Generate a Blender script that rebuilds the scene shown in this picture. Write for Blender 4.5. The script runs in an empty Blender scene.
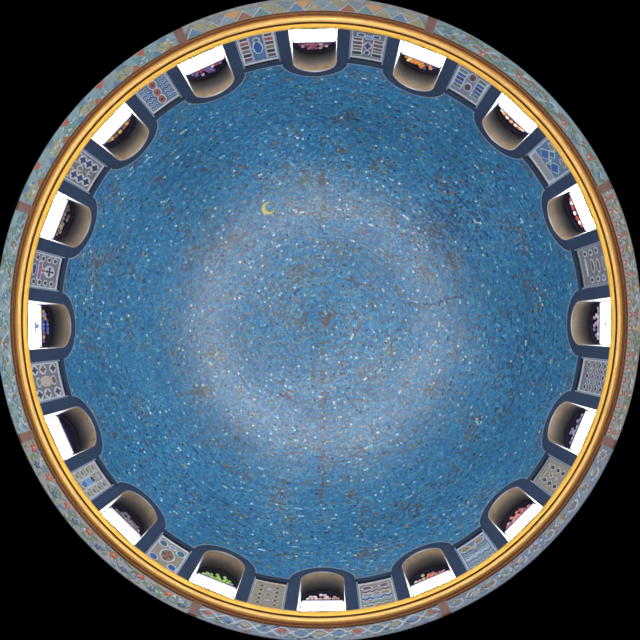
import bpy, bmesh, math, random
from mathutils import Vector, Matrix, noise
random.seed(7)
PI = math.pi
C = bpy.context.scene.collection
sc = bpy.context.scene

# ------------------------------------------------------------------ camera
F = 618.0                       # focal length in pixels
CAMX, CAMY = 0.20, 0.20
cd = bpy.data.cameras.new('camera'); cam = bpy.data.objects.new('camera', cd); C.objects.link(cam)
cd.sensor_width = 36; cd.lens = F / 640 * 36
cam.location = (CAMX, CAMY, 0); cam.rotation_euler = (PI, 0, 0)      # looks straight up; image right = +x, image up = -y
cd.shift_x = -(F * CAMX / 10.43 - 0.7) / 640      # rising-front shift, like a lens aimed straight up
cd.shift_y = (F * CAMY / 10.43) / 640
cd.clip_end = 200
sc.camera = cam
# ------------------------------------------------------------------ world, light, exposure
w = bpy.data.worlds.new('world'); sc.world = w; w.use_nodes = True
w.node_tree.nodes['Background'].inputs[0].default_value = (0, 0, 0, 1)
w.node_tree.nodes['Background'].inputs[1].default_value = 0.0
sc.view_settings.view_transform = 'Standard'; sc.view_settings.look = 'None'
sc.view_settings.gamma = 1; sc.view_settings.use_curve_mapping = False
sc.view_settings.exposure = 0.1

def az(a, r, z=0.0):            # a in degrees clockwise from the top of the picture
    t = math.radians(a)
    return Vector((r * math.sin(t), -r * math.cos(t), z))

def area(name, loc, target, size, power, col):
    ld = bpy.data.lights.new(name, 'AREA'); ld.shape = 'DISK'; ld.size = size; ld.energy = power; ld.color = col
    o = bpy.data.objects.new(name, ld); C.objects.link(o); o.location = loc
    d = Vector(target) - Vector(loc); o.rotation_euler = d.to_track_quat('-Z', 'Y').to_euler()
    return o
# fill light added under the dome: a warm ring and a cool disk
for a_, p_ in ((2, 170), (52, 70), (118, 45), (180, 45), (242, 60), (308, 110)):      # unseen fill lamps added below the cornice, one side strongest
    area('hall_fill_light', az(a_, 4.9, 5.4), az(a_ + 180, 1.8, 12.0), 1.7, p_, (1.0, 0.92, 0.80))
area('upward_fill_light', az(340, 3.0, -6), (0, 0, 12), 8.0, 60, (0.86, 0.93, 1.0))  # added fill disk out of view, shining up into the dome
PANE_L = 29.5
def pane_strength(a):           # the sky is brighter on some sides of the building
    return PANE_L * (1.0 + 0.25 * math.cos(math.radians(a - 35)))

# ------------------------------------------------------------------ helpers
def srgb(r, g, b):
    f = lambda c: (c / 255) / 12.92 if c <= 10 else (((c / 255) + 0.055) / 1.055) ** 2.4
    return (f(r), f(g), f(b), 1)

MATS = {}
def mat(name, col, rough=0.6, metal=0.0, scale=0, amount=0.0, bump=0.0, spec=0.5):
    if name in MATS: return MATS[name]
    m = bpy.data.materials.new(name); m.use_nodes = True
    nt = m.node_tree; b = nt.nodes['Principled BSDF']
    b.inputs['Base Color'].default_value = col
    b.inputs['Roughness'].default_value = rough; b.inputs['Metallic'].default_value = metal
    b.inputs['Specular IOR Level'].default_value = spec
    if scale:
        tc = nt.nodes.new('ShaderNodeTexCoord')
        vo = nt.nodes.new('ShaderNodeTexVoronoi'); vo.inputs['Scale'].default_value = scale
        nt.links.new(tc.outputs['Object'], vo.inputs['Vector'])
        bw = nt.nodes.new('ShaderNodeSeparateColor'); nt.links.new(vo.outputs['Color'], bw.inputs[0])
        mr = nt.nodes.new('ShaderNodeMapRange')
        mr.inputs['To Min'].default_value = 1 - amount; mr.inputs['To Max'].default_value = 1 + amount
        nt.links.new(bw.outputs[0], mr.inputs['Value'])
        mx = nt.nodes.new('ShaderNodeVectorMath'); mx.operation = 'SCALE'
        mx.inputs[0].default_value = col[:3]; nt.links.new(mr.outputs[0], mx.inputs['Scale'])
        nt.links.new(mx.outputs[0], b.inputs['Base Color'])
        if bump:
            bp = nt.nodes.new('ShaderNodeBump'); bp.inputs['Strength'].default_value = bump; bp.inputs['Distance'].default_value = 0.01
            nt.links.new(vo.outputs['Distance'], bp.inputs['Height']); nt.links.new(bp.outputs[0], b.inputs['Normal'])
    MATS[name] = m
    return m

def emit(name, col, s):
    if name in MATS: return MATS[name]
    m = bpy.data.materials.new(name); m.use_nodes = True
    b = m.node_tree.nodes['Principled BSDF']
    b.inputs['Base Color'].default_value = (col[0]*.8, col[1]*.8, col[2]*.8, 1); b.inputs['Roughness'].default_value = 0.2
    b.inputs['Emission Color'].default_value = col; b.inputs['Emission Strength'].default_value = s
    MATS[name] = m
    return m

class MB:
    """collects shapes into ONE mesh object, with several material slots"""
    def __init__(s): s.v = []; s.f = []; s.m = []; s.mats = []
    def mi(s, m):
        if m not in s.mats: s.mats.append(m)
        return s.mats.index(m)
    def add(s, vs, fs, m):
        o = len(s.v); s.v += [tuple(v) for v in vs]; k = s.mi(m)
        for f in fs: s.f.append([i + o for i in f]); s.m.append(k)
    def build(s, name, parent=None, smooth=False, origin=None):
        me = bpy.data.meshes.new(name)
        org = Vector(origin) if origin is not None else (parent_loc(parent) if parent else Vector((0, 0, 0)))
        me.from_pydata([tuple(Vector(v) - org) for v in s.v], [], s.f)
        for m in s.mats: me.materials.append(m)
        me.polygons.foreach_set('material_index', s.m)
        if smooth: me.polygons.foreach_set('use_smooth', [True] * len(s.f))
        bm = bmesh.new(); bm.from_mesh(me); bmesh.ops.recalc_face_normals(bm, faces=bm.faces); bm.to_mesh(me); bm.free()
        o = bpy.data.objects.new(name, me); C.objects.link(o)
        if parent: o.parent = parent; o.location = org - parent_loc(parent)
        else: o.location = org
        return o
def parent_loc(p):
    v = Vector(p.location)
    while p.parent: p = p.parent; v += Vector(p.location)
    return v
def empty(name, loc):
    o = bpy.data.objects.new(name, None); C.objects.link(o); o.location = loc; o.empty_display_size = 0.2
    return o
def tag(o, label=None, cat=None, group=None, kind=None):
    if label: o['label'] = label
    if cat: o['category'] = cat
    if group: o['group'] = group
    if kind: o['kind'] = kind
    return o

def prism(mb, pts, place, d0, d1, m):
    """polygon pts (x, y) extruded between depths d0 and d1; place(x, y, d) -> point"""
    n = len(pts)
    a = [place(x, y, d0) for x, y in pts]; b = [place(x, y, d1) for x, y in pts]
    fs = [list(range(n)), list(range(2 * n - 1, n - 1, -1))]
    fs += [[i, (i + 1) % n, n + (i + 1) % n, n + i] for i in range(n)]
    mb.add(a + b, fs, m)
def ring_between(mb, inner, outer, place, d0, d1, m, closed=False):
    """strip between two outlines of the same length, with thickness"""
    n = len(inner)
    V = [place(x, y, d0) for x, y in inner] + [place(x, y, d0) for x, y in outer] + \
        [place(x, y, d1) for x, y in inner] + [place(x, y, d1) for x, y in outer]
    fs = []
    rng = range(n) if closed else range(n - 1)
    for i in rng:
        j = (i + 1) % n
        fs += [[i, j, n + j, n + i], [2*n + i, 3*n + i, 3*n + j, 2*n + j], [i, 2*n + i, 2*n + j, j], [n + i, n + j, 3*n + j, 3*n + i]]
    if not closed:
        for i in (0, n - 1): fs.append([i, n + i, 3*n + i, 2*n + i])
    mb.add(V, fs, m)
def revolve(mb, prof, m, n=256, a0=0, a1=360):
    full = abs(a1 - a0) >= 360
    k = n if full else n + 1
    V = []
    for i in range(k):
        a = a0 + (a1 - a0) * i / n
        for r, z in prof: V.append(az(a, r, z))
    p = len(prof); fs = []
    for i in range(n):
        j = (i + 1) % k
        for q in range(p - 1): fs.append([i*p + q, j*p + q, j*p + q + 1, i*p + q + 1])
    mb.add(V, fs, m)
def ell(cx, cy, rx, ry, n=12, rot=0.0):
    c, s = math.cos(rot), math.sin(rot)
    return [(cx + rx*math.cos(t)*c - ry*math.sin(t)*s, cy + rx*math.cos(t)*s + ry*math.sin(t)*c) for t in [2*PI*i/n for i in range(n)]]
def flower_pts(cx, cy, r, petals=5, n=30, rot=0.0, depth=0.3):
    return [(cx + r*(1 - depth + depth*math.cos(petals*(t + rot)))*math.cos(t), cy + r*(1 - depth + depth*math.cos(petals*(t + rot)))*math.sin(t)) for t in [2*PI*i/n for i in range(n)]]

# ------------------------------------------------------------------ sizes
R = 5.0            # inner radius of drum and dome
ZB = 11.79         # dome springs here
ZS = 11.75         # window arches spring here
RO, RI = 0.64, 0.425  # outer and inner radius of the arches
WIN = [-1.3, 21.0, 43.6, 66.9, 90.4, 112.8, 134.7, 156.9, 179.6, 201.8, 224.2, 246.0, 269.0, 291.4, 313.4, 335.7]
def inside_arch(p, rad):
    for a in WIN:
        u = az(a, 1.0)
        if p.x*u.x + p.y*u.y < 3: continue
        t = -p.x*u.y + p.y*u.x
        if abs(t) < rad and (p.z < ZS or math.hypot(t, p.z - ZS) < rad): return True
    return False

# ------------------------------------------------------------------ ceiling: the mosaic dome
def lerp(a, b, t): return tuple(a[i] + (b[i] - a[i]) * t for i in range(3))
def vn(p, s, o=0): return noise.noise(Vector((p.x*s + o, p.y*s + o*1.7, p.z*s - o)))
BLUES = [srgb(40, 104, 152), srgb(44, 112, 160), srgb(54, 122, 166), srgb(50, 112, 150), srgb(66, 132, 168), srgb(36, 96, 148), srgb(62, 120, 152)]
GREYS = [srgb(84, 118, 142), srgb(76, 108, 132), srgb(96, 126, 146), srgb(72, 100, 124)]
BROWNS = [srgb(86, 88, 94), srgb(78, 84, 92), srgb(92, 96, 90), srgb(70, 80, 96)]
LIGHTS = [srgb(128, 168, 188), srgb(112, 156, 178), srgb(160, 180, 184)]
ODD = [srgb(138, 124, 80), srgb(126, 96, 84), srgb(70, 112, 100), srgb(34, 60, 88), srgb(32, 54, 84)]
SPOT = Vector((0.033, -0.203, 16.786))
def crack(p):                   # fine dark crack on the right side
    a = math.degrees(math.atan2(p.x, -p.y)) % 360; q = math.hypot(p.x, p.y)
    return 2.3 < q < 3.5 and abs(a - (78.5 + 1.2*math.sin(q*5) + (q - 2.9)*2.5)) < 0.5
def tile_colour(p, phi, rowk=1.0):
    n1 = vn(p, 0.55, 3); n2 = vn(p, 1.6, 11); n3 = vn(p, 3.5, 23)
    # x, y in picture-like plan coordinates
    plan = math.hypot(p.x, p.y)
    brown = 0.04 + 0.60 * max(0, n2 + 0.4*n3 - 0.10)
    grey = 0.10 + 0.45 * max(0, n1 + 0.4*n2)
    grey += 0.30 * math.exp(-((plan - 3.1) / 0.75) ** 2)  # greyer tiles add painted sheen along the windows' reflection ring
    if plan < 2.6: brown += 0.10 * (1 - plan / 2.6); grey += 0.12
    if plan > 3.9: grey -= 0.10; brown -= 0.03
    if abs(p.x + 0.05*n3) < 0.06 and abs(p.y) < 4.3: brown += 0.5 * (0.8 + 0.6*n2)
    # dark greyish patches on the right and upper right
    q = az(52, 3.85); d = math.hypot(p.x - q.x, p.y - q.y)
    dark = 0.45 * math.exp(-(d / 0.62) ** 2)
    q = az(98, 4.45); dark += 0.25 * math.exp(-(math.hypot(p.x - q.x, (p.y - q.y) * 0.5) / 0.5) ** 2)
    u = random.random()
    if (p - SPOT).length < 0.25 + 0.15*n3 and u < .6: c = random.choice([srgb(98, 80, 72), srgb(90, 78, 78), srgb(84, 76, 80)])
    elif u < brown: c = random.choice(BROWNS)
    elif u < brown + grey: c = random.choice(GREYS)
    elif u < brown + grey + 0.022: c = random.choice(LIGHTS)
    elif u < brown + grey + 0.045: c = random.choice(ODD)
    else: c = random.choice(BLUES)
    if random.random() < dark: c = random.choice([srgb(54, 76, 112), srgb(62, 80, 106), srgb(42, 78, 118)])
    k = random.uniform(0.89, 1.12) * (1 + 0.22*n1 + 0.10*n2) * rowk
    if crack(p): k *= 0.5
    return (min(1, c[0]*k), min(1, c[1]*k), min(1, c[2]*k), 1)

def dome():
    V = []; Fc = []; cols = []
    def quad(ps, col):
        o = len(V); V.extend(ps); Fc.append((o, o+1, o+2, o+3)); cols.append(col)
    grout = srgb(54, 84, 112)
    # shell with grout colour
    NP, NA = 100, 360
    ph = [0.0] + [0.5*PI * i / NP for i in range(1, NP + 1)]
    RS = R + 0.012
    def P(phi, a, r): return Vector((r*math.sin(phi)*math.sin(a), -r*math.sin(phi)*math.cos(a), ZB + r*math.cos(phi)))
    for i in range(NP):
        for j in range(NA):
            a0, a1 = 2*PI*j/NA, 2*PI*(j+1)/NA
            ps = [P(ph[i], a0, RS), P(ph[i], a1, RS), P(ph[i+1], a1, RS), P(ph[i+1], a0, RS)]
            c = (ps[0] + ps[2]) / 2
            if c.z < 12.5 and inside_arch(c, 0.53): continue
            if i == 0: ps = [ps[0], ps[2], ps[3]]; o = len(V); V.extend(ps); Fc.append((o, o+1, o+2)); cols.append(grout); continue
            quad(ps, grout)
    # tesserae laid in courses
    course = 0.054
    rows = int(0.5*PI*R / course)
    for i in range(rows):
        phi = (i + 0.5) * 0.5*PI / rows
        circ = 2*PI*R*math.sin(phi)
        n = max(4, int(circ / random.uniform(0.054, 0.066)))
        off = random.random()*2*PI; rowk = random.gauss(1, 0.05)
        for j in range(n):
            a = off + 2*PI*(j + random.uniform(-0.12, 0.12))/n
            c = P(phi, a, R)
            if c.z < 12.6 and inside_arch(c, 0.56): continue
            nrm = (Vector((0, 0, ZB)) - c).normalized()
            ta = Vector((math.cos(a), math.sin(a), 0)); tp = nrm.cross(ta)
            hw = circ/n*0.5*random.uniform(0.84, 0.96); hh = course*0.5*random.uniform(0.84, 0.97)
            rt = random.uniform(-0.12, 0.12)
            tilt1, tilt2 = random.gauss(0, 0.014), random.gauss(0, 0.014)
            ps = []
            for sx, sy in ((-1, -1), (1, -1), (1, 1), (-1, 1)):
                x, y = sx*hw, sy*hh
                x, y = x - rt*y, y + rt*x
                ps.append(c + ta*x + tp*y + nrm*(x*tilt1 + y*tilt2))
            col = tile_colour(c, phi, rowk)
            if j and random.random() < 0.07: col = prev      # short runs of one glass batch along a course
            prev = col; quad(ps, col)
    me = bpy.data.meshes.new('ceiling'); org = Vector((0, 0, ZB))
    me.from_pydata([tuple(v - org) for v in V], [], Fc)
    at = me.color_attributes.new('tile', 'FLOAT_COLOR', 'CORNER')
    buf = []
    for f, c in zip(Fc, cols): buf += list(c[:4]) * len(f)
    at.data.foreach_set('color', buf)
    o = bpy.data.objects.new('ceiling', me); C.objects.link(o); o.location = org
    m = bpy.data.materials.new('glazed_mosaic'); m.use_nodes = True
    nt = m.node_tree; b = nt.nodes['Principled BSDF']
    an = nt.nodes.new('ShaderNodeAttribute'); an.attribute_name = 'tile'
    nt.links.new(an.outputs['Color'], b.inputs['Base Color'])
    b.inputs['Roughness'].default_value = 0.33
    b.inputs['IOR'].default_value = 1.55
    me.materials.append(m)
    tag(o, kind='structure')
dome()

# ------------------------------------------------------------------ materials
navy = mat('navy_stone', srgb(38, 48, 74), 0.45, 0, 9, 0.14)
navy_edge = mat('pale_edge', srgb(120, 136, 156), 0.5, 0, 30, 0.12)
dark_trim = mat('dark_blue_trim', srgb(30, 42, 66), 0.4, 0, 12, 0.15)
plaster = mat('tan_plaster', srgb(176, 156, 118), 0.8, 0, 8, 0.18)
jambm = mat('white_jamb', srgb(96, 96, 102), 0.6)
soffit_dark = mat('dark_soffit_shade', srgb(34, 30, 38), 0.7, 0, 6, 0.3)  # dark tone for painted soffit shade, unused
framem = mat('dark_window_frame', srgb(40, 38, 60), 0.4)
gold = mat('gilding', srgb(250, 198, 118), 0.3, 0.3, 18, 0.05)
gold_y = mat('yellow_gilding', srgb(242, 188, 76), 0.4, 0.25, 18, 0.05)
brown = mat('brown_gilding', srgb(128, 84, 46), 0.45, 0.2, 18, 0.08)
dgroove = mat('dark_groove', srgb(100, 54, 14), 0.6, 0.0)

# ------------------------------------------------------------------ drum wall (between the windows) and its trims
mb = MB()
for i in range(16):
    a0 = WIN[i]; a1 = WIN[(i+1) % 16] + (360 if i == 15 else 0)
    h = math.degrees(0.54 / R)
    revolve(mb, [(R, 10.42), (R, ZB + 0.01), (R + 0.35, ZB + 0.01), (R + 0.35, 10.42), (R, 10.42)], navy, 12, a0 + h, a1 - h)
tag(mb.build('wall_drum'), kind='structure')
mb = MB(); mb2 = MB()
for i in range(16):
    a0 = WIN[i]; a1 = WIN[(i+1) % 16] + (360 if i == 15 else 0)
    h = math.degrees((RO - 0.02) / R)
    revolve(mb, [(R + .005, 11.63), (R - 0.045, 11.64), (R - 0.05, 11.775), (R + .005, 11.79)], dark_trim, 10, a0 + h, a1 - h)
    revolve(mb2, [(R + .005, 11.776), (R - 0.054, 11.776), (R - 0.054, 11.80), (R + .005, 11.812)], navy_edge, 10, a0 + h, a1 - h)
tag(mb.build('trim_1'), kind='structure'); tag(mb2.build('trim_2'), kind='structure')

# gilded cornice: stacked mouldings seen from below
def torus(rc, zc, rr, zz, t0, t1, n=9):
    return [(rc - rr*math.cos(math.radians(t0 + (t1 - t0)*i/n)), zc - zz*math.sin(math.radians(t0 + (t1 - t0)*i/n))) for i in range(n + 1)]
def prof(r0, p0, r1, p1, bulge, n=10):
    """moulding seen between two sight-line ratios, bulging downwards and inwards"""
    out = []
    for i in range(n + 1):
        t = i/n; r = r0 + (r1 - r0)*t; q = p0 + (p1 - p0)*t
        z = r*F/q - bulge*math.sin(PI*t); out.append((r - bulge*0.5*math.sin(PI*t), z))
    return out
mb = MB()
revolve(mb, [(5.115, 10.20), (5.10, 10.20)] + prof(5.10, 309, 5.088, 308, 0, 1), dgroove)
revolve(mb, prof(5.088, 308, 5.066, 306.2, 0.012), brown)
revolve(mb, prof(5.066, 306.2, 5.062, 305.6, 0, 1), dgroove)
revolve(mb, prof(5.062, 305.6, 5.040, 303.8, 0.012), brown)
tag(mb.build('trim_3', smooth=True), kind='structure')
mb = MB()
revolve(mb, prof(5.040, 303.8, 4.975, 298.3, 0.034, 16), gold)
tag(mb.build('trim_4', smooth=True), kind='structure')
mb = MB()
revolve(mb, [(4.975, 4.975*F/298.3), (4.990, 10.37), (4.975, 10.38), (4.962, 4.962*F/296.4)], dgroove)
tag(mb.build('trim_7'), kind='structure')
mb = MB()
revolve(mb, prof(4.962, 296.4, 4.930, 291.8, 0.016, 12), gold_y)
revolve(mb, [(4.930, 4.930*F/291.8), (4.945, 10.47), (5.12, 10.50), (5.12, 10.2), (5.11, 10.2)], gold_y)
tag(mb.build('trim_5', smooth=True), kind='structure')
# small teeth under the brown moulding
mb = MB()
for i in range(360):
    a = i
    place = lambda x, y, d, a=a: az(a + math.degrees(x/5.09), 5.09 - d, y)
    prism(mb, [(-0.02, 10.203), (0.02, 10.203), (0.02, 10.225), (-0.02, 10.225)], place, -0.015, 0.012, dgroove)
tag(mb.build('trim_6'), kind='structure')

# ------------------------------------------------------------------ windows
def arch(rad, zb, n=18):
    """outline from left foot over the arch to right foot"""
    return [(-rad, zb)] + [(-rad*math.cos(PI*i/n), ZS + rad*math.sin(PI*i/n)) for i in range(n + 1)] + [(rad, zb)]
ZF = 10.48
GLASS = {  # colours seen in each lunette
 1: [(150,90,110),(90,60,90),(170,150,160)], 2: [(230,150,70),(90,80,120),(240,200,130)], 3: [(230,160,110),(240,210,180),(80,60,100)],
 4: [(240,225,215),(200,90,70),(230,180,90)], 5: [(190,170,200),(150,150,185),(215,200,215)], 6: [(150,140,170),(100,95,130),(190,180,200)],
 7: [(220,140,130),(225,190,190),(190,120,130)], 8: [(215,130,110),(200,200,150),(190,130,150)], 9: [(215,190,195),(190,150,140),(225,215,225)],
 10: [(150,190,90),(190,215,150),(130,140,150)], 11: [(130,118,130),(110,100,118),(140,125,120)], 12: [(36,34,64),(28,28,50),(44,40,76)],
 13: [(90,110,180),(180,140,90),(130,90,120)], 14: [(140,120,110),(120,105,100),(160,140,120)], 15: [(190,150,70),(120,90,60),(210,170,110)],
 16: [(120,100,150),(200,70,70),(220,200,220)]}
def window(k, a):
    a_r = math.radians(a)
    u = Vector((math.sin(a_r), -math.cos(a_r), 0)); t = Vector((math.cos(a_r), math.sin(a_r), 0))
    def place(x, y, d): return u*d + t*x + Vector((0, 0, y))
    w_ = empty(f'window_{k}', az(a, R, ZF)); tag(w_, kind='structure')
    rng = random.Random(k)
    # surround: navy band round the opening
    mb = MB(); ring_between(mb, arch(RI, ZF), arch(RO, ZF), place, 4.925, 5.40, navy); mb.build('surround', w_)
    mb = MB(); ring_between(mb, arch(RO - 0.002, ZF), arch(RO + 0.022, ZF), place, 4.918, 4.99, navy_edge); mb.build('outline_bead', w_)
    mb = MB(); ring_between(mb, arch(RI - 0.012, ZF), arch(RI + 0.008, ZF), place, 4.917, 4.94, mat('opening_edge', srgb(64, 66, 74), 0.5)); mb.build('inner_edge', w_)
    # soffit: tan plaster with painted shade, darkening towards the glass
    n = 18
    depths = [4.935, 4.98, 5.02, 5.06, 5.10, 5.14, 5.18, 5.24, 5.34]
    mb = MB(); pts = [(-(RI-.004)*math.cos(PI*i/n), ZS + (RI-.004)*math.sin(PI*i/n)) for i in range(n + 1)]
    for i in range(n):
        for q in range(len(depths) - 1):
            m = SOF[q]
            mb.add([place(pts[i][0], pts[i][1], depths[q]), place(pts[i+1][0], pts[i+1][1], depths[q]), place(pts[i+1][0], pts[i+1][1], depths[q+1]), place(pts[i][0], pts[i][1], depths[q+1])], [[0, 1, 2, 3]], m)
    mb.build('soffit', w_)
    for s in (-1, 1):
        mb = MB(); x0, x1 = s*(RI-.006), s*(RI - 0.012)
        prism(mb, [(x0, ZF), (x1, ZF), (x1, ZS), (x0, ZS)], place, 4.935, 5.33, jambm); mb.build('jamb', w_)
    mb = MB(); prism(mb, [(-RI+.013, ZF), (RI-.013, ZF), (RI-.013, ZF+.02), (-RI+.013, ZF+.02)], place, 4.935, 5.33, jambm); mb.build('sill', w_)
    # frame and panes
    D = 5.33
    mb = MB(); ring_between(mb, arch(RI - 0.035, ZF + .02), arch(RI - 0.004, ZF + .02), place, D - 0.03, D + 0.03, framem)
    mb.build('lunette_frame', w_)
    tr = MB(); prism(tr, [(-RI + .03, ZS - 0.03), (RI - .03, ZS - 0.03), (RI - .03, ZS + 0.012), (-RI + .03, ZS + 0.012)], place, D - 0.035, D + 0.03, framem)
    tr.build('transom', w_)
    pm = emit(f'daylit_pane_{k}', (0.98, 0.96, 0.95, 1), pane_strength(a))
    mb = MB(); prism(mb, [(-RI + .012, ZF + .02), (RI - .012, ZF + .02), (RI - .012, ZS - 0.03), (-RI + .012, ZS - 0.03)], place, D, D + 0.02, pm)
    mb.build('pane', w_)
    # lunette of coloured glass: lozenge pieces in a dark ground
    mb = MB(); prism(mb, [(-(RI-.03)*math.cos(PI*i/n), ZS + 0.01 + (RI-.04)*math.sin(PI*i/n)) for i in range(n + 1)], place, D + 0.01, D + 0.025, mat('dark_glass', srgb(34, 32, 58), 0.15))
    lg = mb.build('lunette_glass', w_)
    cols = GLASS[k]; mb = MB()
    def piece(x, z, rx, rz, c, e):
        prism(mb, ell(x, ZS + z, rx, rz, 6, rng.random()), place, D - 0.005, D + 0.012, emit('glass_%d_%d_%d_%d' % (c + (int(e*100),)), srgb(*c), e))
    Rg = RI - .05
    if k in (3, 4, 15):
        for j in range(7):
            th = PI*(0.14 + 0.72*j/6); piece(-Rg*.72*math.cos(th)*1.1, .05 + Rg*.36*math.sin(th), .045, .05, cols[0] if j % 2 else cols[1], .75)
    elif k != 12:
        for row in range(4):
            z = .045 + row*.085; sp = math.sqrt(max(0, (Rg*.97)**2 - (z + .03)**2)); m = max(2, int(sp*2/.075))
            for j in range(m):
                if row > 1 and rng.random() < .45: continue
                c = cols[0] if abs(j - (m-1)/2) < 1.2 else rng.choice(cols)
                piece(-sp + 2*sp*(j + .5)/m, z + rng.uniform(-.01, .01), .036, .044, c, rng.choice((.3, .5, .7)) * (1 - .12*row))
    else:
        for j in range(5): piece(-.2 + .1*j, .08, .03, .05, cols[2], .3)
    mb.build('coloured_glass', lg)
    if k in (5, 9, 13):
        col = {5: (96, 96, 100), 9: (90, 88, 110), 13: (90, 120, 190)}[k]
        mb = MB(); m = mat(f'latch_{k}', srgb(*col), 0.5)
        hh = 0.13 if k == 13 else 0.07
        prism(mb, [(-hh, 11.47), (hh, 11.47), (hh, 11.53), (-hh, 11.53)], place, D - 0.03, D + 0.003, m)
        if k == 13: prism(mb, [(-0.05, 11.53), (0.05, 11.53), (0.05, 11.66), (-0.05, 11.66)], place, D - 0.025, D + 0.003, mat('latch_pale', srgb(150, 170, 205), 0.5))
        mb.build('latch', w_)
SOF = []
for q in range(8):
    t = [0, 0.08, 0.25, 0.48, 0.72, 0.92, 1.0, 1.0][q]  # painted shade, deepening from the lip to the glass
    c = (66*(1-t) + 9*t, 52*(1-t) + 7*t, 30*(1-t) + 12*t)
    SOF.append(mat(f'soffit_shade_{q}', srgb(*c), 0.75, 0, 7, 0.25))
for k, a in enumerate(WIN): window(k + 1, a)

# ------------------------------------------------------------------ mosaic panels between the windows
COL = dict(navy=(44,52,98), blue=(44,84,150), sky=(104,142,184), brown=(92,72,70), red=(150,84,76), olive=(112,114,86), dark=(44,44,56),
           pale=(176,180,192), lilac=(160,150,180), green=(80,118,104), teal=(52,104,124), beige=(170,160,146), ochre=(140,112,72), purple=(126,92,140), grey=(132,136,144), field_grey=(104,106,114), field_sky=(80,112,148), field_beige=(134,128,116), field_lilac=(116,118,142))
def cm(n): return mat('tessera_' + n, srgb(*COL[n]), 0.5, 0, 40, 0.18)
PANELS = []
def D_(lab, field, border, shapes): PANELS.append((lab, field, border, shapes))
def mir(l): return [x for s in l for x in ([s, (s[0], -s[1]) + s[2:]] if s[1] else [s])]
# shape: (kind, x, v, half width, half height, colour); x in -1..1 along the wall, v 0 at the dome edge .. 1 at the cornice
D_('a navy quatrefoil between rows of dark bars', 'grey', 'pale',
   mir([('rect',.62,.12,.28,.045,'dark'),('rect',.62,.27,.26,.035,'olive'),('rect',.62,.38,.26,.035,'brown'),('rect',.62,.52,.27,.045,'brown'),('rect',.62,.67,.25,.035,'brown'),('rect',.45,.85,.16,.04,'blue'),
   ('ell',0,.45,.24,.15,'lilac'),('quat',0,.45,.19,.12,'navy'),('ell',0,.17,.13,.06,'navy'),('ell',0,.78,.2,.06,'sky')]))
D_('two brown discs between blue combs', 'lilac', 'pale',
   mir([('rect',.62,.2,.24,.05,'green'),('rect',.62,.35,.24,.05,'blue'),('rect',.62,.5,.24,.05,'navy'),('rect',.62,.65,.24,.05,'blue'),('rect',.62,.82,.24,.05,'green'),('disc',0,.35,.2,.12,'brown'),('disc',0,.78,.2,.12,'brown')]))
D_('bright blue lozenges and a brown chain', 'sky', 'pale',
   [('rect',0,.13,.85,.1,'grey'),('ell',-.55,.13,.22,.06,'brown'),('ell',0,.13,.22,.06,'brown'),('ell',.55,.13,.22,.06,'brown'),('dia',-.45,.5,.32,.16,'blue'),('dia',.45,.5,.32,.16,'blue'),('dia',-.2,.72,.2,.1,'teal'),('dia',.2,.33,.2,.08,'teal'),('star',0,.5,.16,.1,'pale'),('ell',-.5,.88,.22,.05,'olive'),('ell',.5,.88,.22,.05,'olive')])
D_('two long brown spindles on grey', 'grey', 'grey',
   [('ell',0,.42,.3,.045,'brown'),('ell',.05,.65,.3,.045,'brown'),('ell',0,.9,.3,.04,'olive'),('ell',-.7,.2,.1,.05,'dark'),('ell',-.7,.45,.1,.05,'dark'),('ell',-.72,.7,.1,.05,'navy'),('ell',.7,.3,.1,.05,'dark'),('ell',.7,.55,.1,.05,'navy'),('ell',.7,.8,.1,.05,'purple'),('ell',0,.16,.5,.03,'pale')])
D_('a fine grey net of dark upright lozenges with small blue ones', 'grey', 'pale',
   [('dia',x,v,.17,.05,c) for x in (-.68,0,.68) for v,c in ((.18,'dark'),(.42,'brown'),(.66,'navy'),(.88,'dark'))] + [('dia',x,v,.13,.045,c) for x in (-.34,.34) for v,c in ((.3,'teal'),(.54,'olive'),(.78,'navy'))])
D_('two rows of three black lozenges on a beige ground', 'beige', 'grey',
   [('dia',x,v,.16,.085,'dark') for x in (-.48,.48) for v in (.3,.56,.82)] + [('dia',0,.42,.14,.07,'olive'),('dia',0,.7,.14,.07,'lilac'),('ell',0,.1,.6,.035,'olive')])
D_('ochre leaves on its dome edge above green and blue zigzags', 'sky', 'pale',
   [('ell',-.5,.12,.3,.07,'ochre'),('ell',.5,.12,.3,.07,'ochre'),('ell',0,.22,.25,.06,'beige'),('zig',0,.4,.85,.05,'green'),('zig',0,.56,.85,.045,'pale'),('zig',0,.68,.85,.05,'teal'),('zig',0,.86,.85,.05,'green'),('ell',0,.42,.14,.07,'purple')])
D_('brown zigzags by the dome and blue zigzags by the cornice', 'beige', 'pale',
   [('ell',-.5,.14,.26,.055,'brown'),('ell',.5,.14,.26,.055,'brown'),('zig',0,.3,.8,.045,'brown'),('ell',-.5,.45,.26,.05,'ochre'),('ell',.5,.45,.26,.05,'grey'),('zig',0,.6,.85,.06,'blue'),('ell',0,.6,.22,.06,'sky'),('zig',0,.8,.85,.045,'green'),('ell',.5,.92,.25,.04,'olive')])
D_('two columns of five small black dots on pale beige', 'beige', 'beige',
   [('dia',x,v,.12,.045,'dark') for x in (-.5,.5) for v in (.12,.3,.48,.66,.85)] + [('dia',0,v,.2,.07,'lilac') for v in (.22,.7)] + [('dia',0,.45,.2,.08,'olive')])
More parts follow.
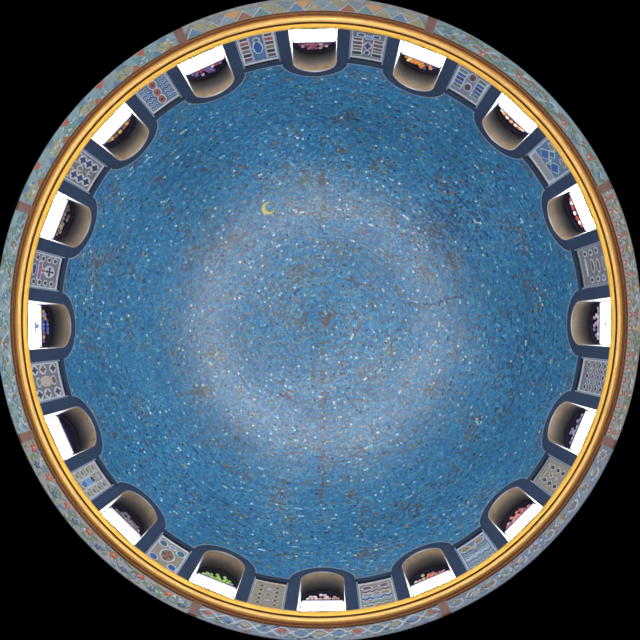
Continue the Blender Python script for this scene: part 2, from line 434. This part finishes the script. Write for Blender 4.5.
D_('a reddish rosette and teal corner leaves', 'beige', 'pale',
   [('ell',.0,.5,.42,.2,'olive'),('star',0,.5,.38,.22,'brown'),('flow',0,.5,.22,.13,'red'),('ell',0,.5,.08,.05,'beige'),('ell',-.62,.16,.24,.09,'teal'),('ell',.62,.16,.24,.09,'teal'),('ell',-.62,.84,.24,.09,'blue'),('ell',.62,.84,.24,.09,'blue'),('ell',0,.12,.2,.05,'sky')])
D_('three framed strips, the middle one holding a blue square', 'beige', 'pale',
   [('rect',-.35,.5,.04,.46,'pale'),('rect',.35,.5,.04,.46,'pale'),('rect',0,.6,.24,.17,'sky'),('ell',0,.78,.2,.07,'blue'),('ell',0,.38,.22,.05,'dark'),('ell',0,.15,.2,.07,'lilac')] + [('ell',x,v,.2,.05,'olive') for x in (-.68,.68) for v in (.12,.36,.6,.85)])
D_('dark crosses in its corners and a plain grey centre', 'grey', 'pale',
   [('quat',x,v,.2,.1,c) for x,v,c in ((-.66,.15,'dark'),(.66,.15,'dark'),(-.66,.55,'brown'),(.66,.55,'brown'),(-.66,.88,'dark'),(.66,.88,'dark'))] + [('ell',0,.5,.3,.22,'beige'),('ell',0,.8,.2,.06,'green'),('ell',0,.2,.2,.06,'brown')])
D_('a violet stripe and a dark star on a dotted grey ground', 'grey', 'pale',
   [('star',0,.3,.3,.16,'dark'),('rect',0,.68,.5,.045,'purple'),('ell',0,.55,.1,.06,'red'),('ell',0,.9,.3,.05,'navy')] + [('ell',x,v,.12,.05,'dark') for x in (-.7,.7) for v in (.15,.38,.62,.85)])
D_('two rows of navy squares with a pale cross between them', 'grey', 'pale',
   [('quat',x,v,.24,.12,c) for x in (-.52,.52) for v,c in ((.18,'dark'),(.46,'navy'),(.74,'navy'))] + [('star',0,.3,.2,.14,'beige'),('ell',0,.65,.14,.08,'olive'),('rect',-.5,.95,.25,.04,'ochre'),('rect',.5,.95,.25,.04,'ochre')])
D_('three reddish medallions between bright blue scrollwork', 'sky', 'pale',
   [('disc',0,v,.22,.13,'red') for v in (.2,.52,.85)] + [x for s in (-1,1) for x in [('zig',s*.64,v,.26,.045,c) for v,c in ((.12,'teal'),(.3,'blue'),(.48,'navy'),(.66,'blue'),(.84,'teal'))]])
D_('two brown comb columns on both sides of a plain blue-grey strip', 'sky', 'pale',
   mir([('rect',.66,.12,.22,.05,'brown'),('rect',.66,.28,.22,.05,'dark'),('rect',.66,.44,.22,.05,'olive'),('rect',.66,.6,.22,.05,'brown'),('rect',.66,.76,.22,.05,'red'),('rect',.66,.92,.2,.04,'brown'),('rect',.38,.5,.035,.44,'lilac'),('ell',0,.5,.22,.2,'blue'),('ell',0,.8,.14,.06,'green')]))
PX0, PX1 = 266.5, 293.5
RP = 4.985
def panel(i):
    a0 = WIN[i]; a1 = WIN[(i+1) % 16] + (360 if i == 15 else 0); a = (a0 + a1) / 2
    gap = math.radians(a1 - a0) * RP / 2 - RO - 0.012
    W = gap - 0.02
    lab, field, border, shapes = PANELS[i]
    def zv(v): return RP * F / (PX0 + (PX1 - PX0) * v)
    def place(x, v, d): return az(a + math.degrees(x*W/RP), RP - d, zv(v))
    root = empty('wall_mosaic', az(a, RP, zv(1.0)))
    nb = ['top', 'upper right', 'right', 'lower right', 'bottom', 'lower left', 'left', 'upper left'][int(((a + 22.5) % 360) // 45)]
    tag(root, f'{nb} wall panel with {lab}', 'wall panel', 'mosaic panels between the drum windows')
    k = 8
    def band(mb, x0, x1, v0, v1, d0, d1, m):
        ring_between(mb, [(x0 + (x1-x0)*j/k, v0) for j in range(k+1)], [(x0 + (x1-x0)*j/k, v1) for j in range(k+1)], place, d0, d1, m)
    mb = MB(); band(mb, -1, 1, 0, 1.0, -0.010, 0.004, cm({'grey':'field_grey','sky':'field_sky','beige':'field_beige','lilac':'field_lilac'}[field])); mb.build('field', root)
    mb = MB(); e = 0.075
    band(mb, -1, 1, 0, .055, 0.003, 0.013, cm(border)); band(mb, -1, -1 + e, .055, 1, 0.003, 0.013, cm(border)); band(mb, 1 - e, 1, .055, 1, 0.003, 0.013, cm(border))
    mb.build('border', root)
    mb, mbc, mbr = MB(), MB(), MB()
    for s in shapes:
        kind, x, v, hw, hh, c = s; v = .07 + .9*v; m = cm(c); D0, D1 = 0.003, 0.011
        big = kind in ('disc', 'flow') or (kind == 'quat' and x == 0)
        tgt = MB() if big else (mb if x < -.3 else (mbr if x > .3 else mbc))
        if kind in ('rect', 'ell', 'dia', 'quat', 'star') and c not in ('pale', 'lilac', 'beige'):
            ow, oh = hw + .075, hh + .026
            ol = [(x-ow, v-oh), (x+ow, v-oh), (x+ow, v+oh), (x-ow, v+oh)] if kind == 'rect' else ([(x-ow, v), (x, v-oh), (x+ow, v), (x, v+oh)] if kind == 'dia' else ell(x, v, ow, oh, 12))
            prism(tgt, [(max(-.97, min(.97, p[0])), max(.01, min(.99, p[1]))) for p in ol], place, 0.002, 0.0075 + .0003*(len(tgt.v) % 5), cm(border if border != 'grey' else 'pale'))
        if kind == 'rect': prism(tgt, [(x-hw, v-hh), (x+hw, v-hh), (x+hw, v+hh), (x-hw, v+hh)], place, D0, D1, m)
        elif kind == 'ell': prism(tgt, ell(x, v, hw, hh, 10), place, D0, D1 + (.001 if x == 0 else 0), m)
        elif kind == 'dia': prism(tgt, [(x-hw, v), (x, v-hh), (x+hw, v), (x, v+hh)], place, D0, D1, m)
        elif kind == 'zig':
            n = 8 if hw > .5 else 4
            up = [(x - hw + 2*hw*j/n, v + (hh*.55 if j % 2 else -hh*.55)) for j in range(n+1)]
            ring_between(tgt, [(p[0], p[1]-hh*1.15) for p in up], [(p[0], p[1]+hh*1.15) for p in up], place, 0.002, 0.008, cm('pale' if c != 'pale' else 'sky'))
            ring_between(tgt, [(p[0], p[1]-hh*.6) for p in up], [(p[0], p[1]+hh*.6) for p in up], place, D0, D1, m)
        elif kind == 'disc':
            prism(tgt, ell(x, v, hw*1.3, hh*1.3, 14), place, D0, D1, cm('pale')); prism(tgt, ell(x, v, hw, hh, 14), place, D1, D1 + .005, m)
            prism(tgt, ell(x, v, hw*.35, hh*.35, 8), place, D1 + .004, D1 + .008, cm('dark'))
        else:
            pet = {'quat': 4, 'star': 4, 'flow': 6}[kind]; dep = {'quat': .22, 'star': .42, 'flow': .25}[kind]
            prism(tgt, [(x + (px)*hw, v + (py)*hh) for px, py in flower_pts(0, 0, 1, pet, 24, 0, dep)], place, D0, D1 + .002, m)
        if big: tgt.build('medallion' if kind != 'flow' else 'rosette', root)
    for q in (mb, mbc, mbr):
        if q.v: q.build('inlay', root)
for i in range(16): panel(i)

# ------------------------------------------------------------------ painted frieze under the cornice
DIV = [20.8, 65.2, 113.0, 156.5, 203.2, 248.2, 290.8, 334.0]
ZT, ZL = 10.205, 9.83
RT, RL = 5.10, 5.118
fcol = dict(grey=(138,144,152), aqua=(124,150,162), bluegrey=(120,132,152), green=(106,128,100), red=(186,88,66), rust=(150,98,80), blue=(92,126,168), navy=(66,80,122), brown=(124,106,96), khaki=(148,148,120), pale=(178,188,196), orange=(192,144,96), teal=(100,138,144))
def fm(n): return mat('frieze_' + n, srgb(*fcol[n]), 0.65, 0, 36, 0.14)
FR = [  # style for the section that ends at DIV[i]
 ('pastel zigzag waves of blue and khaki', 'top', 'wave', 'grey'),
 ('large red and blue flowers on green stems', 'upper right', 'flowers', 'aqua'),
 ('close rows of small red tulips', 'right', 'tulips', 'grey'),
 ('grey-blue scrolls with brown leaves and a single blue flower', 'lower right', 'scroll', 'bluegrey'),
 ('interlaced pale ogees with rust and blue lozenges', 'bottom', 'ogee', 'bluegrey'),
 ('rust-red flowers alternating with navy flowers and green leaves', 'lower left', 'altern', 'grey'),
 ('small teal and brown leaves scattered on pale turquoise', 'left', 'leaves', 'aqua'),
 ('khaki and blue lobes with red tips', 'upper left', 'lobes', 'aqua')]
def frieze(i):
    a1 = DIV[i]; a0 = DIV[i-1] - (360 if i == 0 else 0)
    g = 0.855; a0 += g; a1 -= g
    lab, side, style, field = FR[i]
    L = math.radians(a1 - a0) * 5.1
    def place(s, v, d):  # s in metres along, v 0 top .. 1 bottom
        r = RT + (RL - RT)*v - d
        return az(a0 + math.degrees(s/5.1), r, ZT + (ZL - ZT)*v)
    root = empty('mosaic_frieze', az((a0+a1)/2, RL, ZL))
    tag(root, f'{side} frieze section with {lab}', 'frieze', 'frieze sections below the cornice')
    rng = random.Random(50 + i)
    mb = MB(); n = 40
    ring_between(mb, [(L*j/n, 0) for j in range(n+1)], [(L*j/n, 1) for j in range(n+1)], place, -0.012, 0.0, fm(field))
    mb.build('field', root)
    vine = MB(); leafs = MB()
    def stroke(pts, wd, m, tgt=vine, d=0.008):
        o1, o2 = [], []
        for j, p in enumerate(pts):
            q0 = pts[max(0, j-1)]; q1 = pts[min(len(pts)-1, j+1)]
            dx, dy = q1[0]-q0[0], (q1[1]-q0[1])*0.43; l = math.hypot(dx, dy) or 1
            o1.append((p[0] - dy/l*wd, p[1] + dx/l*wd/0.43)); o2.append((p[0] + dy/l*wd, p[1] - dx/l*wd/0.43))
        ring_between(tgt, o1, o2, place, -0.002, d, m)
    def fl(s, v, r, c, cc='pale', pet=5):
        f = MB(); pts = [(s + px*r, v + py*r/0.43) for px, py in flower_pts(0, 0, 1, pet, 24, rng.random(), .25)]
        prism(f, pts, place, 0.0, 0.013, fm(c))
        o = f.build('flower', root)
        f = MB(); prism(f, ell(s, v, r*.3, r*.3/0.43, 8), place, 0.012, 0.018, fm(cc)); f.build('flower_center', o)
    def lf(s, v, a, b, rot, c):
        cs, sn = math.cos(rot), math.sin(rot)
        pts = [(s + (x*cs - y*sn), v + (x*sn + y*cs)/0.43) for x, y in ((-a, 0), (-a*.3, b), (a*.4, b*.8), (a, 0), (a*.4, -b*.8), (-a*.3, -b))]
        prism(leafs, pts, place, -0.001, 0.010, fm(c))
    if style == 'wave':
        n = 14; st = L/n
        for j in range(n):
            s = st*(j + .5); c = ['blue', 'khaki', 'aqua', 'rust', 'teal', 'khaki'][j % 6]
            prism(leafs, [(s - st*.42, .12), (s + st*.42, .12), (s, .62)], place, -.001, .010, fm(c))
            prism(leafs, [(s, .80), (s + st*.45, .32), (s + st*.9, .80)] if j < n-1 else [(s, .8), (s+st*.2, .45), (s+st*.4, .8)], place, -.001, .009, fm(['khaki', 'bluegrey', 'orange', 'aqua'][j % 4]))
        stroke([(st*j*.5, .7 if j % 2 else .1) for j in range(2*n+1)], .012, fm('pale'))
        stroke([(st*j*.5, .95 if j % 2 else .35) for j in range(2*n+1)], .010, fm('green'))
    elif style == 'flowers':
        stroke([(L*j/120, .5 + .3*math.sin(j*.32)) for j in range(121)], .012, fm('green'))
        stroke([(L*j/120, .5 - .3*math.sin(j*.32)) for j in range(121)], .009, fm('pale'))
        n = 11
        for j in range(n):
            s = L*(j + .6)/n; c = ['blue', 'blue', 'red', 'blue', 'red'][j % 5]
            fl(s, .45 + .15*math.sin(j*2.2), .075, c, 'pale' if c == 'red' else 'aqua')
            for k in range(8): lf(s + rng.uniform(-.17, .17), rng.uniform(.12, .9), .06, .022, rng.uniform(0, 3), rng.choice(['green', 'teal', 'green', 'rust']))
    elif style == 'tulips':
        n = 19
        stroke([(L*j/150, .62 + .14*math.sin(j*.5)) for j in range(151)], .012, fm('green'))
        for j in range(n):
            s = L*(j + .5)/n
            fl(s, .25, .055, 'red', 'pale', 3)
            if j % 3 == 0: fl(s, .72, .055, 'red', 'grey', 3)
            elif j % 3 == 1: fl(s, .85, .06, 'orange', 'pale', 4)
            for k in range(8): lf(s + rng.uniform(-.1, .1), rng.uniform(.45, .98), .045, .018, rng.uniform(0, 3), rng.choice(['green', 'green', 'brown', 'pale']))
            lf(s + L/n/2, .2, .02, .05, 0, 'brown')
    elif style == 'scroll':
        n = 12
        for j in range(n):
            s = L*(j + .5)/n; sg = 1 if j % 2 else -1
            stroke([(s + .14*(1 - t/22)*math.cos(t*.45), .5 + sg*.36*(1 - t/22)*math.sin(t*.45)) for t in range(16)], .012, fm('pale'))
            stroke([(s - .16 + .32*t/8, .5 - sg*.35*math.cos(t*PI/8)) for t in range(9)], .010, fm('blue'))
            lf(s, .5, .07, .05, .6*sg, ['brown', 'khaki', 'green'][j % 3])
            for k in range(9): lf(s + rng.uniform(-.15, .15), rng.uniform(.1, .92), .04, .018, rng.uniform(0, 3), rng.choice(['brown', 'teal', 'blue', 'rust', 'khaki']))
        fl(L*.50, .42, .095, 'blue', 'pale', 6)
        for q in (.2, .36, .66, .82): fl(L*q, .45, .065, 'brown', 'khaki', 5)
    elif style == 'ogee':
        n = 13; st = L/n
        for ph, c in ((0, 'pale'), (PI, 'pale'), (PI/2, 'aqua')):
            stroke([(L*j/156, .45 + .33*math.sin(2*PI*j/24 + ph)) for j in range(157)], .013, fm(c))
        for j in range(n):
            s = st*(j + .5); c = ['rust', 'blue', 'khaki', 'blue'][j % 4]
            if c == 'rust': fl(s, .4, .07, 'red', 'rust', 4)
            else: lf(s, .45, .09, .06, 0, c)
            for k in range(8): lf(s + rng.uniform(-.15, .15), rng.uniform(.1, .95), .045, .02, rng.uniform(-.5, .5), rng.choice(['rust', 'blue', 'green', 'navy']))
    elif style == 'altern':
        n = 14
        stroke([(L*j/120, .5 + .32*math.sin(j*.36)) for j in range(121)], .011, fm('green'))
        for j in range(n):
            s = L*(j + .5)/n
            if j % 2: fl(s, .35, .085, 'red', 'orange')
            else: fl(s, .68, .075, 'navy', 'blue')
            for k in range(9): lf(s + rng.uniform(-.16, .16), rng.uniform(.1, .95), .06, .024, rng.uniform(0, 3), rng.choice(['green', 'khaki', 'green', 'pale', 'blue']))
    elif style == 'leaves':
        stroke([(L*j/120, .45 + .28*math.sin(j*.42)) for j in range(121)], .009, fm('pale'))
        for k in range(170): lf(rng.uniform(.05, L-.05), rng.uniform(.1, .95), .055, .022, rng.uniform(0, 3), rng.choice(['blue', 'teal', 'brown', 'pale', 'teal', 'khaki', 'green']))
        for q in (.15, .4, .62, .85): fl(L*q, .5, .06, 'rust' if q in (.4, .85) else 'blue', 'pale')
    else:
        n = 9; st = L/n
        for j in range(n):
            s = st*(j + .5)
            prism(leafs, ell(s, .42, st*.4, .34, 14), place, -.001, .008, fm(['khaki', 'aqua', 'khaki', 'teal'][j % 4]))
            prism(leafs, [(s - st*.2, .98), (s + st*.2, .98), (s, .72)], place, -.001, .012, fm('red' if j % 2 else 'blue'))
            prism(leafs, [(s + st*.3, .05), (s + st*.7, .05), (s + st*.5, .4)] if j < n-1 else [(s, .05), (s+.1, .05), (s+.05, .3)], place, -.001, .012, fm('blue' if j % 2 else 'rust'))
            for k in range(9): lf(s + rng.uniform(-.15, .15), rng.uniform(.15, .8), .05, .02, rng.uniform(0, 3), rng.choice(['pale', 'green', 'blue']))
    if vine.v: vine.build('vine', root)
    if leafs.v: leafs.build('leaves' if style not in ('wave', 'lobes') else 'lobes', root)
for i in range(8): frieze(i)
dm = mat('brown_divider', srgb(120, 88, 84), 0.65, 0, 20, 0.12)
names = ['zigzag wave', 'red and blue flower', 'small red tulip', 'grey-blue scroll', 'interlaced ogee', 'red and navy flower', 'turquoise leaf', 'khaki lobe']
for i in range(8):
    mb = MB(); a = DIV[i]
    def place(x, y, d, a=a): return az(a + math.degrees(x/5.1), RT + (RL-RT)*(ZT-y)/(ZT-ZL) - d, y)
    prism(mb, [(-.0765, ZL), (.0765, ZL), (.0765, ZT), (-.0765, ZT)], place, -0.012, 0.018, dm)
    for s in (-1, 1):
        prism(mb, [(s*.076, ZL), (s*.062, ZL), (s*.062, ZT), (s*.076, ZT)], place, 0.017, 0.024, fm('brown'))
    o = mb.build('frieze_divider', origin=az(a, RL, ZL))
    tag(o, f'brown upright strip between the {names[i]} frieze and the {names[(i+1)%8]} frieze', 'divider', 'brown strips dividing the frieze')

# ------------------------------------------------------------------ gold crescent set in the dome
MOON = Vector((-1.394, -2.926, 15.597))
def crescent():
    c = MOON.copy(); nrm = (Vector((0, 0, ZB)) - c).normalized()
    ex = Vector((1, 0, 0)); ex = (ex - nrm*ex.dot(nrm)).normalized(); ey = nrm.cross(ex)
    if ey.y > 0: ey = -ey
    rot = math.radians(25)
    def place(x, y, d):
        x, y = x*math.cos(rot) - y*math.sin(rot), x*math.sin(rot) + y*math.cos(rot)
        return c + ex*x + ey*y + nrm*(d + 0.004)
    r1 = 0.165; n = 22; t0 = math.radians(38)
    out = [(r1*math.cos(t), r1*math.sin(t)) for t in [t0 + (2*PI - 2*t0)*i/n for i in range(n+1)]]
    cx = 0.055; tip = out[0]; r2 = math.hypot(tip[0] - cx, tip[1]); th = math.atan2(tip[1], tip[0] - cx)
    inn = [(cx + r2*math.cos(t), r2*math.sin(t)) for t in [th + (2*PI - 2*th)*i/n for i in range(n+1)]]
    mb = MB(); ring_between(mb, inn, out, place, 0, 0.02, mat('crescent_gold', srgb(176, 164, 92), 0.5, 0.0, 30, 0.1))
    o = mb.build('crescent', origin=c)
    tag(o, 'small pale gold crescent moon set in the blue mosaic dome', 'crescent')
crescent()
